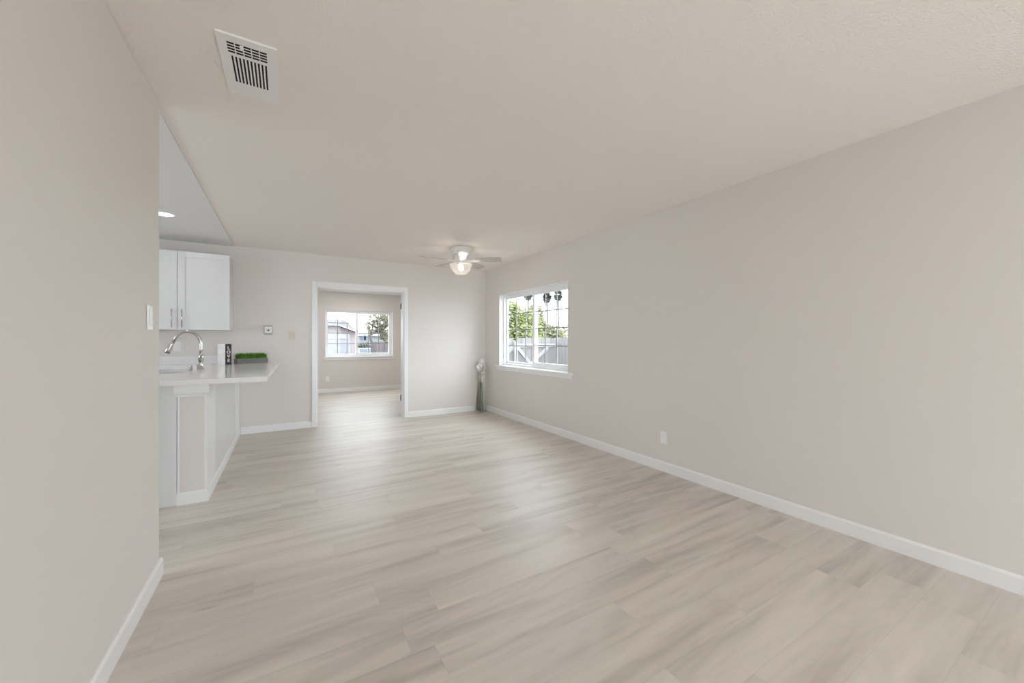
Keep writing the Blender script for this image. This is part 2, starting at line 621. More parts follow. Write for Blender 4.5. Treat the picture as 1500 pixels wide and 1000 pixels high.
# ------------------------------------------------------------------ windows
def slider_window(name, loc, rz, W, H, depth, slide_right, label, stool_over, rows=4, cols=3, meet=0.5, stool=True, grid=True):
    """local frame: x along the wall 0..W, y into the wall (outwards) 0..depth, z 0..H"""
    r = sempty(name, loc, label)
    r.rotation_euler = (0, 0, rz)
    f0 = depth - 0.085       # inner face of vinyl frame
    bm = BM()
    t = 0.004
    box(bm, 0, t, 0, f0, 0, H); box(bm, W - t, W, 0, f0, 0, H)
    box(bm, t, W - t, 0, f0, H - t, H)
    obj('return', bm, M['trim'], r)
    bm = BM()
    fw = 0.035
    box(bm, 0, fw, f0, depth - 0.005, 0, H); box(bm, W - fw, W, f0, depth - 0.005, 0, H)
    box(bm, fw, W - fw, f0, depth - 0.005, H - fw, H); box(bm, fw, W - fw, f0, depth - 0.005, 0, fw)
    obj('window_frame', bm, M['vinyl'], r, bevel=0.003)
    mid = W * meet
    for side in (0, 1):
        x0, x1 = ((fw, mid + 0.025) if side == 0 else (mid - 0.025, W - fw))
        moving = (side == 1) == slide_right
        y0 = f0 + (0.008 if moving else 0.042)
        y1 = y0 + 0.03
        sw = 0.052 if moving else 0.03
        bm = BM()
        box(bm, x0, x0 + sw, y0, y1, fw, H - fw); box(bm, x1 - sw, x1, y0, y1, fw, H - fw)
        box(bm, x0 + sw, x1 - sw, y0, y1, fw, fw + sw); box(bm, x0 + sw, x1 - sw, y0, y1, H - fw - sw, H - fw)
        s = obj('sash', bm, M['vinyl'], r, bevel=0.003)
        gx0, gx1, gz0, gz1 = x0 + sw, x1 - sw, fw + sw, H - fw - sw
        bm = BM()
        box(bm, gx0 - 0.004, gx1 + 0.004, (y0 + y1) / 2 + 0.004, (y0 + y1) / 2 + 0.007, gz0 - 0.004, gz1 + 0.004)
        obj('glass', bm, M['window_glass'], s)
        if grid:
            bm = BM()
            for i in range(1, cols):
                x = gx0 + (gx1 - gx0) * i / cols
                box(bm, x - 0.009, x + 0.009, (y0 + y1) / 2 - 0.005, (y0 + y1) / 2 + 0.002, gz0, gz1)
            for i in range(1, rows):
                z = gz0 + (gz1 - gz0) * i / rows
                box(bm, gx0, gx1, (y0 + y1) / 2 - 0.0045, (y0 + y1) / 2 + 0.0015, z - 0.008, z + 0.008)
            obj('muntin_grid', bm, M['muntin'], s, label='thin grey grid bars between the panes')
    if stool:
        bm = BM()
        box(bm, -stool_over, W + stool_over, -0.035, 0.0, -0.022, 0.0)
        box(bm, 0.0, W, 0.0, f0, -0.0, 0.004)
        obj('window_stool', bm, M['trim'], r, bevel=0.004)
        bm = BM()
        box(bm, -stool_over + 0.02, W + stool_over - 0.02, -0.016, 0.0, -0.075, -0.022)
        obj('apron', bm, M['trim'], r, bevel=0.004)
    return r


# right wall: local x runs toward -Y (so that y points to +X)
slider_window('window_1', (RX, 5.565, 0.815), -H90, 1.785, 1.15, 0.155, True,
              'white sliding window with grid bars in the right wall', 0.10, meet=0.5)
slider_window('window_2', (0.80, FY, 0.835), 0, 1.55, 1.12, 0.155, True,
              'white sliding window with grid bars in the next room, seen through the doorway', 0.06, meet=0.455)
slider_window('added_window_3', (-3.60, 2.6, 1.0), H90, 2.0, 1.15, 0.115, True,
              'added white sliding window letting daylight through the hidden kitchen wall', 0.05, stool=False)  # unseen window added to light the kitchen
slider_window('added_window_4', (-1.20, 7.4, 0.9), H90, 1.3, 1.1, 0.115, True,
              'added white sliding window, unseen, letting daylight into the next room from the left', 0.05, stool=False)  # unseen window added to brighten the room beyond the doorway
# unseen glazed sliding door behind the camera, added to let daylight in
d2 = sempty('added_door_2', (0.1, REAR, 0), 'added glazed sliding door, unseen, letting daylight in behind the viewpoint')
DW, DH = 2.85, 2.17
bm = BM()
box(bm, 0, 0.05, -0.11, -0.01, 0, DH); box(bm, DW - 0.05, DW, -0.11, -0.01, 0, DH)
box(bm, 0.05, DW - 0.05, -0.11, -0.01, DH - 0.05, DH); box(bm, 0.05, DW - 0.05, -0.11, -0.01, 0, 0.03)
obj('door_frame', bm, M['vinyl'], d2)
for x0, x1, y in ((0.05, DW / 2 + 0.03, -0.05), (DW / 2 - 0.03, DW - 0.05, -0.095)):
    bm = BM()
    box(bm, x0, x0 + 0.05, y, y + 0.035, 0.03, DH - 0.05); box(bm, x1 - 0.05, x1, y, y + 0.035, 0.03, DH - 0.05)
    box(bm, x0 + 0.05, x1 - 0.05, y, y + 0.035, 0.03, 0.09); box(bm, x0 + 0.05, x1 - 0.05, y, y + 0.035, DH - 0.10, DH - 0.05)
    s = obj('door_panel', bm, M['vinyl'], d2)
    bm = BM()
    box(bm, x0 + 0.045, x1 - 0.045, y + 0.015, y + 0.019, 0.085, DH - 0.095)
    obj('glass', bm, M['window_glass'], s)

# ------------------------------------------------------------------ kitchen peninsula
PENY = 3.70
PENX0, PENX1 = -0.69, -0.515
CT, CTH = 0.93, 0.04       # counter top height, thickness
bm = BM()
box(bm, PENX0, PENX1, PENY, BY, 0, CT - CTH)
struct('wall_peninsula', bm, M['cabinet'], bevel=0.004, label='white half wall under the counter overhang')
bm = BM()
# raised panel frames on the room side and on the end
for y0, y1 in ((PENY + 0.0, 4.08), (5.62, BY - 0.02)):
    box(bm, PENX1, PENX1 + 0.005, y0, y1, 0.09, CT - CTH)
box(bm, PENX1, PENX1 + 0.005, 4.08, 5.62, 0.83, CT - CTH)
struct('trim_1', bm, M['trim'], bevel=0.002)
bm = BM()
box(bm, PENX0 + 0.004, PENX0 + 0.016, PENY - 0.006, PENY, 0.09, 0.80)
box(bm, PENX1 - 0.014, PENX1, PENY - 0.006, PENY, 0.09, 0.80)
struct('trim_2', bm, M['trim'], bevel=0.002)
bm = BM(); box(bm, PENX0 + 0.016, PENX1 - 0.014, PENY - 0.002, PENY + 0.001, 0.09, 0.80)
struct('trim_4', bm, M['wall'], label='greige end panel of the half wall')
# end cap moulding under the counter
bm = BM()
prof = [(0.0, 0.80), (-0.010, 0.80), (-0.014, 0.812), (-0.026, 0.826), (-0.030, 0.84), (-0.030, CT - CTH), (0.0, CT - CTH)]
xs = (PENX0 - 0.012, PENX1 + 0.018)
va = [bm.verts.new((xs[0], PENY + p, z)) for p, z in prof]
vb = [bm.verts.new((xs[1], PENY + p, z)) for p, z in prof]
for i in range(len(prof)):
    j = (i + 1) % len(prof)
    bm.faces.new((va[i], va[j], vb[j], vb[i]))
bm.faces.new(va); bm.faces.new(list(reversed(vb)))
struct('trim_3', bm, M['trim'])
baseboard('baseboard_peninsula', [((PENX1, PENY - 0.013), (PENX1, BY - 0.013), (1, 0)), ((PENX0, PENY), (PENX1, PENY), (0, -1))])

# base cabinet behind the half wall
bc = thing('base_cabinet', 'white base cabinet whose end panel shows beside the left wall, under the sink counter', 'cabinet', (-1.0, PENY, 0))
bm = BM()
box(bm, -0.30, 0.307, 0.012, 2.38, 0.10, CT - CTH - 0.30)
box(bm, -0.30, -0.28, 0.012, 2.38, 0.59, CT - CTH)
box(bm, 0.287, 0.307, 0.012, 2.38, 0.59, CT - CTH)
box(bm, -0.24, 0.307, 0.05, 2.38, 0.0, 0.10)
obj('body', bm, M['cabinet'], bc)
bm = BM()
box(bm, -0.30, 0.3097, -0.006, 0.012, 0.0, CT - CTH)
obj('end_panel', bm, M['cabinet'], bc, bevel=0.002)
for k in range(4):
    y0 = 0.03 + k * 0.585
    bm = BM()
    box(bm, -0.318, -0.30, y0, y0 + 0.575, 0.12, CT - CTH - 0.02)
    dr = obj('door', bm, M['cabinet'], bc, bevel=0.003)
    bm = BM()
    tube(bm, [(-0.318, y0 + 0.06, 0.66), (-0.345, y0 + 0.06, 0.66), (-0.345, y0 + 0.06, 0.80), (-0.318, y0 + 0.06, 0.80)], 0.005, 8)
    obj('handle', bm, M['nickel'], dr)

# counter top with a rounded sink cut-out
SX, SY, SW, SL, SR = -0.985, 4.76, 0.215, 0.37, 0.15   # sink centre, half sizes, corner radius


def rrect(cx, cy, hx, hy, r, n=6):
    out = []
    for qx, qy, a0 in ((1, 1, 0), (-1, 1, 90), (-1, -1, 180), (1, -1, 270)):
        for k in range(n + 1):
            a = math.radians(a0 + 90 * k / n)
            out.append((cx + qx * (hx - r) + r * math.cos(a), cy + qy * (hy - r) + r * math.sin(a)))
    return out


ct = thing('countertop', 'white quartz breakfast-bar countertop on the half wall, with a sink cut-out', 'countertop', (0, 0, CT - CTH))
CX0, CX1, CY0, CY1 = -1.335, -0.100, PENY - 0.060, BY - 0.002
bm = BM()
inner = rrect(SX, SY, SW, SL, SR)
n_in = len(inner)
outer = []
for x, y in inner:
    dx, dy = x - SX, y - SY
    cand = []
    if dx > 1e-6: cand.append((CX1 - SX) / dx)
    if dx < -1e-6: cand.append((CX0 - SX) / dx)
    if dy > 1e-6: cand.append((CY1 - SY) / dy)
    if dy < -1e-6: cand.append((CY0 - SY) / dy)
    k = min(cand)
    outer.append((SX + dx * k, SY + dy * k))
for cxx, cyy in ((CX0, CY0), (CX1, CY0), (CX1, CY1), (CX0, CY1)):
    i = min(range(n_in), key=lambda q: (outer[q][0] - cxx) ** 2 + (outer[q][1] - cyy) ** 2)
    outer[i] = (cxx, cyy)
# the bar edge runs out slightly towards the wall
outer = [((-0.128 + (y - CY0) / (CY1 - CY0) * 0.055) if abs(x - CX1) < 1e-6 else x, y) for x, y in outer]
rings = []
for z in (0.0, CTH):
    rings.append(([bm.verts.new((x, y, z)) for x, y in inner], [bm.verts.new((x, y, z)) for x, y in outer]))
for k in range(n_in):
    j = (k + 1) % n_in
    for (i_, o_) in rings:
        bm.faces.new((i_[k], i_[j], o_[j], o_[k]))
    bm.faces.new((rings[0][0][k], rings[0][0][j], rings[1][0][j], rings[1][0][k]))
    bm.faces.new((rings[0][1][k], rings[0][1][j], rings[1][1][j], rings[1][1][k]))
obj('slab', bm, M['quartz'], ct)
bm = BM()
box(bm, CX0, -0.60, BY - 0.021, BY - 0.001, CT + 0.0005, CT + 0.10)
tag(obj('backsplash', bm, M['quartz'], bevel=0.002), 'low white quartz backsplash strip along the kitchen wall', 'backsplash')

# sink
sk = thing('sink', 'stainless undermount sink sunk in the white counter, below the arched faucet', 'sink', (SX, SY, CT - CTH - 0.20))
bm = BM()
top_o = rrect(0, 0, SW + 0.02, SL + 0.02, SR)
top_i = rrect(0, 0, SW - 0.004, SL - 0.004, SR)
bot_i = rrect(0, 0, SW - 0.025, SL - 0.025, SR)
bot_o = rrect(0, 0, SW + 0.0, SL + 0.0, SR)
R_ = [[bm.verts.new((x, y, z)) for x, y in p] for p, z in ((bot_o, 0.0), (top_o, 0.199), (top_i, 0.199), (bot_i, 0.012))]
for a, b in zip(R_, R_[1:]):
    for k in range(len(a)):
        j = (k + 1) % len(a)
        bm.faces.new((a[k], a[j], b[j], b[k]))
bm.faces.new(R_[0]); bm.faces.new(R_[3])
obj('basin', bm, M['steel'], sk)
bm = BM()
lathe(bm, [(0.0001, 0.014), (0.045, 0.014), (0.045, 0.0125), (0.0001, 0.0125)], 24)
obj('drain', bm, M['nickel'], sk)

# faucet: base on the bar side, spout arching over the sink
FXc, FYc = -0.722, 4.86
e = Vector((-0.218, 0, 0.262))
fc = thing('faucet', 'brushed nickel gooseneck pull-down faucet standing on the counter behind the sink', 'faucet', (FXc, FYc, CT))
bm = BM()
lathe(bm, [(0.0001, 0), (0.030, 0), (0.030, 0.008), (0.021, 0.016), (0.019, 0.05), (0.019, 0.085), (0.024, 0.095), (0.024, 0.135), (0.018, 0.15), (0.0001, 0.15)], 28)
obj('base', bm, M['nickel'], fc)
bm = BM()
pts = [(0, 0, 0.145), (0, 0, 0.20), (0, 0, 0.25)]
for k in range(1, 13):
    a = math.radians(k * 140 / 12)
    pts.append((-0.105 + 0.105 * math.cos(a), 0, 0.25 + 0.125 * math.sin(a)))
pts.append((-0.218, 0, 0.262))
obj('spout', tube(bm, pts, 0.0145, 14), M['nickel'], fc)
dirn = Vector((-0.40, 0, -0.9)).normalized()
bm = BM()
tube(bm, [e - dirn * 0.006, e + dirn * 0.01, e + dirn * 0.035, e + dirn * 0.05, e + dirn * 0.10, e + dirn * 0.104],
     [0.0155, 0.017, 0.017, 0.021, 0.028, 0.024], 16)
obj('spray_head', bm, M['nickel'], fc)
bm = BM()
tube(bm, [(0.0, -0.018, 0.115), (0.0, -0.045, 0.115)], 0.012, 12)
tube(bm, [(0.0, -0.040, 0.115), (0.012, -0.05, 0.15), (0.03, -0.06, 0.20)], [0.007, 0.006, 0.005], 10)
obj('lever_handle', bm, M['nickel'], fc)

for i, (x, y, lab, hh) in enumerate(((-0.768, 4.665, 'small nickel air-gap cap left of the faucet base, at the sink corner', 0.052),
                                 (-0.728, 4.765, 'small nickel soap dispenser cap directly in front of the faucet base', 0.055))):
    t = thing('soap_dispenser', lab, 'sink fitting', (x, y, CT), group='small fittings beside the faucet')
    bm = BM()
    lathe(bm, [(0.0001, 0), (0.019, 0), (0.019, 0.004), (0.014, 0.006), (0.014, hh - 0.006), (0.010, hh), (0.0001, hh)], 20)
    obj('cap', bm, M['nickel'], t)


# ------------------------------------------------------------------ upper cabinet
uc = thing('wall_cabinet', 'white shaker wall cabinet with two doors hung above the counter', 'cabinet', (-1.07, BY - 0.002, 1.345))
UW, UH, UD = 0.488, 0.905, 0.33
bm = BM(); box(bm, -UW, UW, -UD + 0.02, 0, 0, UH)
obj('body', bm, M['cabinet'], uc, bevel=0.002)
for s in (-1, 1):
    x0, x1 = (-UW, -0.0025) if s < 0 else (0.0025, UW)
    bm = BM()
    st = 0.065
    y0, y1 = -UD, -UD + 0.0195
    box(bm, x0, x0 + st, y0, y1, 0, UH); box(bm, x1 - st, x1, y0, y1, 0, UH)
    box(bm, x0 + st, x1 - st, y0, y1, 0, st); box(bm, x0 + st, x1 - st, y0, y1, UH - st, UH)
    box(bm, x0 + st, x1 - st, y0 + 0.008, y1, st, UH - st)
    d = obj('door', bm, M['cabinet'], uc, bevel=0.0015)
    bm = BM()
    hx = s * 0.045
    tube(bm, [(hx, -UD - 0.03, 0.025), (hx, -UD - 0.03, 0.235)], 0.006, 10)
    for z in (0.05, 0.21):
        tube(bm, [(hx, -UD, z), (hx, -UD - 0.03, z)], 0.0045, 8)
    obj('handle', bm, M['nickel'], d, label='brushed nickel bar handle')

# ------------------------------------------------------------------ things on the counter
# LOVE block
lv = thing('block_sign', 'white marbled block with a black LOVE face standing on the counter', 'sign', (-0.630, 5.735, CT), math.radians(45))
A = 0.047
BHT = 0.247
bm = BM(); box(bm, -A, A, -A, A, 0, BHT)
obj('block', bm, M['marble'], lv, bevel=0.002)
bm = BM(); box(bm, A, A + 0.003, -A + 0.001, A - 0.001, 0.001, BHT - 0.001)
# face that looks toward +x of the rotated block is turned to the viewer's right
lv.rotation_euler = (0, 0, math.radians(-33))
face = obj('front_face', bm, M['black'], lv, label='black painted face')
for i, ch in enumerate('LOVE'):
    cu = bpy.data.curves.new('letter', 'FONT')
    cu.body = ch
    cu.size = 0.052
    cu.align_x = 'CENTER'
    cu.extrude = 0.0012
    cu.offset = 0.0018
    tmp = bpy.data.objects.new('letter', cu)
    C.objects.link(tmp)
    bpy.context.view_layer.update()
    me = bpy.data.meshes.new_from_object(tmp)
    bpy.data.objects.remove(tmp)
    me.materials.clear()
    me.materials.append(M['letter'])
    lo = bpy.data.objects.new('letter', me)
    C.objects.link(lo)
    lo.parent = face
    # text x -> local +y, text up -> z, facing +x
    lo.matrix_local = Matrix.Translation((A + 0.0042, 0, 0.182 - i * 0.0500)) @ Matrix(((0, 0, 1, 0), (1.45, 0, 0, 0), (0, 1, 0, 0), (0, 0, 0, 1)))
    lo['label'] = 'white capital letter ' + ch

# grass planter
pl = thing('grass_planter', 'low grey rectangular planter box full of green grass on the counter', 'plant', (-0.372, 5.885, CT), math.radians(25))
bm = BM()
PLW, PLD, PLH = 0.172, 0.05, 0.064
box(bm, -PLW, PLW, -PLD, -PLD + 0.01, 0, PLH); box(bm, -PLW, PLW, PLD - 0.01, PLD, 0, PLH)
box(bm, -PLW, -PLW + 0.01, -PLD + 0.01, PLD - 0.01, 0, PLH); box(bm, PLW - 0.01, PLW, -PLD + 0.01, PLD - 0.01, 0, PLH)
box(bm, -PLW + 0.01, PLW - 0.01, -PLD + 0.01, PLD - 0.01, 0, 0.045)
obj('box', bm, M['planter'], pl)
bm = BM()
for k in range(1900):
    x = random.uniform(-PLW + 0.012, PLW - 0.012); y = random.uniform(-PLD + 0.012, PLD - 0.012)
    a = random.uniform(0, 6.28); h = random.uniform(0.06, 0.105); lean = random.uniform(0, 0.045)
    if random.random() < 0.3:
        lean += 0.02
    wv_ = 0.0022
    px, py = math.cos(a + H90) * wv_, math.sin(a + H90) * wv_
    lx, ly = math.cos(a) * lean, math.sin(a) * lean
    b0 = 0.044
    v = [bm.verts.new(q) for q in ((x - px, y - py, b0), (x + px, y + py, b0), (x + px + lx * .4, y + py + ly * .4, b0 + h * .6), (x - px + lx * .4, y - py + ly * .4, b0 + h * .6), (x + lx, y + ly, b0 + h * random.uniform(.8, 1)))]
    bm.faces.new((v[0], v[1], v[2], v[3])); bm.faces.new((v[3], v[2], v[4]))
g = obj('grass', bm, M['grass'], pl)
g['kind'] = 'stuff'


# ------------------------------------------------------------------ wall plates
def plate(name, label, cat, loc, rz, W, H, D, m, bev=0.003):
    t = thing(name, label, cat, loc, rz)      # local: x along wall, -y out of the wall, z up
    bm = BM(); box(bm, -W / 2, W / 2, -D, 0, -H / 2, H / 2)
    obj('cover_plate', bm, m, t, bevel=bev)
    return t


def outlet(label, loc, rz):
    t = plate('wall_outlet', label, 'outlet', loc, rz, 0.072, 0.116, 0.006, M['plastic'])
    for z in (-0.026, 0.026):
        bm = BM(); box(bm, -0.017, 0.017, -0.009, -0.006, z - 0.015, z + 0.015)
        s = obj('socket', bm, M['plastic'], t, bevel=0.004)
        bm = BM()
        for x in (-0.007, 0.007):
            box(bm, x - 0.0013, x + 0.0013, -0.0095, -0.009, z - 0.002, z + 0.009)
        box(bm, -0.0025, 0.0025, -0.0095, -0.009, z - 0.011, z - 0.006)
        obj('slots', bm, M['grey_plastic'], s)
    return t


outlet('white duplex outlet low on the right wall near the middle', (RX - 0.0005, 2.371, 0.312), H90)
outlet('white duplex outlet under the window of the next room', (0.845, FY - 0.0005, 0.321), 0)
t = plate('wall_outlet', 'white outlet on the kitchen wall behind the faucet spout', 'outlet', (-1.132, BY - 0.0005, 1.144), 0, 0.074, 0.116, 0.006, M['plastic'])
bm = BM(); box(bm, -0.017, 0.017, -0.009, -0.006, -0.034, 0.034)
obj('socket', bm, M['plastic'], t, bevel=0.003)
t = plate('cable_jack', 'small round cable jack on a wall-coloured plate below the right window', 'wall jack', (RX - 0.0005, 5.02, 0.318), H90, 0.072, 0.116, 0.004, M['wall'])
bm = BM()
lathe(bm, [(0.0001, 0), (0.011, 0), (0.011, 0.004), (0.007, 0.006), (0.007, 0.018), (0.0001, 0.018)], 18,
      mtx=Matrix.Translation((0.015, -0.004, -0.01)) @ Matrix.Rotation(H90, 4, 'X'))
obj('connector', bm, M['grey_plastic'], t, label='grey threaded connector')

# paddle switch on the left wall (faces +X)
t = plate('light_switch', 'white paddle light switch at the end of the left wall', 'switch', (LX + 0.0005, 2.455, 1.325), H90, 0.072, 0.118, 0.006, M['plastic'])
t.rotation_euler = (0, 0, H90)
bm = BM(); box(bm, -0.0165, 0.0165, -0.011, -0.006, -0.033, 0.033)
obj('paddle', bm, M['plastic'], t, bevel=0.002)
bm = BM(); box(bm, -0.014, 0.014, -0.0135, -0.011, -0.033, -0.012)
obj('rocker_edge', bm, M['plastic'], t, bevel=0.002)

# thermostat
t = thing('thermostat', 'square white thermostat with grey edges on the back wall', 'thermostat', (-0.197, BY - 0.0005, 1.36))
bm = BM(); box(bm, -0.047, 0.047, -0.012, 0, -0.062, 0.062)
obj('back_plate', bm, M['grey_plastic'], t, bevel=0.004)
bm = BM(); box(bm, -0.042, 0.045, -0.026, -0.012, -0.043, 0.043)
obj('cover', bm, M['plastic'], t, bevel=0.005)
bm = BM()
lathe(bm, [(0.0001, 0), (0.012, 0), (0.011, 0.006), (0.0001, 0.007)], 20, mtx=Matrix.Translation((0.002, -0.026, -0.004)) @ Matrix.Rotation(H90, 4, 'X'))
obj('dial', bm, M['dark'], t, label='dark round dial')
t = plate('light_switch', 'almond beige toggle switch on the back wall, left of the doorway', 'switch', (0.081, BY - 0.0005, 1.29), 0, 0.07, 0.114, 0.006, M['almond'])
bm = BM(); box(bm, -0.005, 0.005, -0.016, -0.006, -0.004, 0.012)
obj('toggle', bm, M['almond'], t, bevel=0.001)

# ------------------------------------------------------------------ ceiling vent
vt = thing('ceiling_vent', 'white rectangular louvred air vent in the near ceiling', 'vent', (-0.135, 2.105, CEIL))
VW, VL = 0.105, 0.215
bm = BM()


def vent_slots():
    s = []
    for r in range(4):              # near block: short slots parallel to X
        y0 = -0.173 + r * 0.0185
        for c in range(5):
            x0 = -0.072 + c * 0.0285
            s.append((x0, x0 + 0.025, y0, y0 + 0.0115))
    for k in range(10):             # far block: long slots parallel to Y
        x0 = -0.064 + k * 0.0135
        s.append((x0, x0 + 0.0068, -0.085, 0.106))
    return s


sl = vent_slots()
z0, z1 = -0.008, -0.0045
# frame with holes cut by building strips around them
xs_ = sorted({-VW, VW, *[q for s in sl for q in s[:2]]})
ys_ = sorted({-VL, VL, *[q for s in sl for q in s[2:]]})
for a, b in zip(xs_, xs_[1:]):
    for c, d in zip(ys_, ys_[1:]):
        mx, my = (a + b) / 2, (c + d) / 2
        if any(s[0] < mx < s[1] and s[2] < my < s[3] for s in sl):
            continue
        v = [bm.verts.new(q) for q in ((a, c, z0), (b, c, z0), (b, d, z0), (a, d, z0))]
        bm.faces.new(v)
bmesh.ops.remove_doubles(bm, verts=bm.verts, dist=1e-6)
for (x0, x1, y0, y1) in ((-VW, VW, -VL, -VL), (-VW, VW, VL, VL), (-VW, -VW, -VL, VL), (VW, VW, -VL, VL)):
    v = [bm.verts.new(q) for q in ((x0, y0, z0), (x1, y1, z0), (x1, y1, 0), (x0, y0, 0))]
    bm.faces.new(v)
obj('face_plate', bm, M['plastic'], vt)
bm = BM()
box(bm, -0.085, 0.085, -0.185, 0.13, -0.0012, -0.0006)
obj('duct_opening', bm, M['duct'], vt, label='dark duct behind the slots')
bm = BM()
box(bm, -0.028, -0.015, -0.172, -0.150, -0.014, -0.008)
obj('damper_lever', bm, M['plastic'], vt, bevel=0.002)


# ------------------------------------------------------------------ recessed lights
def downlight(label, loc, r, power):
    t = thing('recessed_light', label, 'ceiling light', loc)
    bm = BM()
    lathe(bm, [(r + 0.018, 0.0), (r + 0.016, -0.004), (r, -0.004), (r, -0.001)], 40)
    obj('trim_ring', bm, M['plastic'], t)
    bm = BM()
    lathe(bm, [(0.0001, -0.0025), (r, -0.0025), (r, -0.001), (0.0001, -0.001)], 40)
    obj('lens', bm, M['led'], t, label='glowing white lens')
    lamp('downlight_glow', 'AREA', (0, 0, -0.012), power, (1.0, 0.95, 0.88), 2 * r, t)
    return t


downlight('round recessed ceiling light above the kitchen counter', (-1.00, 4.87, CEIL - 0.010), 0.066, 1.5)
downlight('round recessed ceiling light in the next room, seen through the doorway top', (1.47, 8.95, 2.37), 0.07, 8)

# ------------------------------------------------------------------ ceiling fan
FANX, FANY = 2.01, 4.74
fan = thing('ceiling_fan', 'white flush-mount ceiling fan with five blades and one lit glass shade', 'ceiling fan', (FANX, FANY, CEIL))
bm = BM()
lathe(bm, [(0.0001, 0), (0.150, 0), (0.150, -0.012), (0.138, -0.03), (0.122, -0.075), (0.112, -0.10), (0.0001, -0.10)], 40)
obj('canopy', bm, M['fan_white'], fan)
bm = BM()
lathe(bm, [(0.0001, -0.10), (0.100, -0.10), (0.108, -0.115), (0.108, -0.150), (0.09, -0.165), (0.06, -0.172), (0.045, -0.20), (0.06, -0.205), (0.0001, -0.206)], 40)
obj('motor_housing', bm, M['fan_white'], fan)
th0 = -30.53
for k in range(5):
    ang = math.radians(th0 - 8 + 72 * k)
    mt = Matrix.Rotation(ang, 4, 'Z')
    bm = BM()
    pitch = Matrix.Rotation(math.radians(-13), 4, 'X')
    poly = [(0.20, -0.050), (0.30, -0.058), (0.50, -0.066), (0.53, -0.060), (0.542, -0.04), (0.545, 0.0), (0.542, 0.04), (0.53, 0.060), (0.50, 0.066), (0.30, 0.058), (0.20, 0.050), (0.185, 0.0)]
    prism(bm, poly, -0.003, 0.003, mt @ Matrix.Translation((0, 0, -0.163)) @ pitch)
    bl = obj('blade', bm, M['blade'], fan)
    bm = BM()
    poly = [(0.085, -0.014), (0.15, -0.012), (0.19, -0.034), (0.255, -0.022), (0.27, 0.0), (0.255, 0.022), (0.19, 0.034), (0.15, 0.012), (0.085, 0.014)]
    prism(bm, poly, -0.009, -0.003, mt @ Matrix.Translation((0, 0, -0.163)) @ pitch)
    obj('blade_iron', bm, M['fan_white'], bl)
bm = BM()
lathe(bm, [(0.052, -0.206), (0.085, -0.206), (0.120, -0.212), (0.145, -0.222), (0.140, -0.235), (0.112, -0.285), (0.084, -0.328), (0.062, -0.342), (0.0001, -0.345)], 60, flute=12, amp=0.025)
obj('glass_shade', bm, M['shade_glass'], fan, label='fluted clear glass lamp shade')
bm = BM()
lathe(bm, [(0.0001, -0.292), (0.020, -0.287), (0.033, -0.268), (0.034, -0.25), (0.026, -0.232), (0.017, -0.222), (0.0001, -0.222)], 24)
obj('bulb', bm, M['bulb'], fan, label='glowing warm bulb')
bm = BM()
lathe(bm, [(0.0001, -0.222), (0.018, -0.222), (0.02, -0.206), (0.0001, -0.206)], 20)
obj('socket', bm, M['fan_white'], fan)
lamp('fan_bulb_glow', 'POINT', (0, 0, -0.257), 30, (1.0, 0.90, 0.76), 0.036, fan)

# ------------------------------------------------------------------ vase of white flowers
vs_t = thing('flower_vase', 'tall square clear glass vase of white flowers in the back right corner', 'vase', (2.895, 5.965, 0), math.radians(18))
bm = BM()
VH = 0.52


def vring(half, z, tw):
    c, s = math.cos(tw), math.sin(tw)
    out = []
    for x, y in rrect(0, 0, half, half, half * 0.18, 3):
        out.append(bm.verts.new((x * c - y * s, x * s + y * c, z)))
    return out


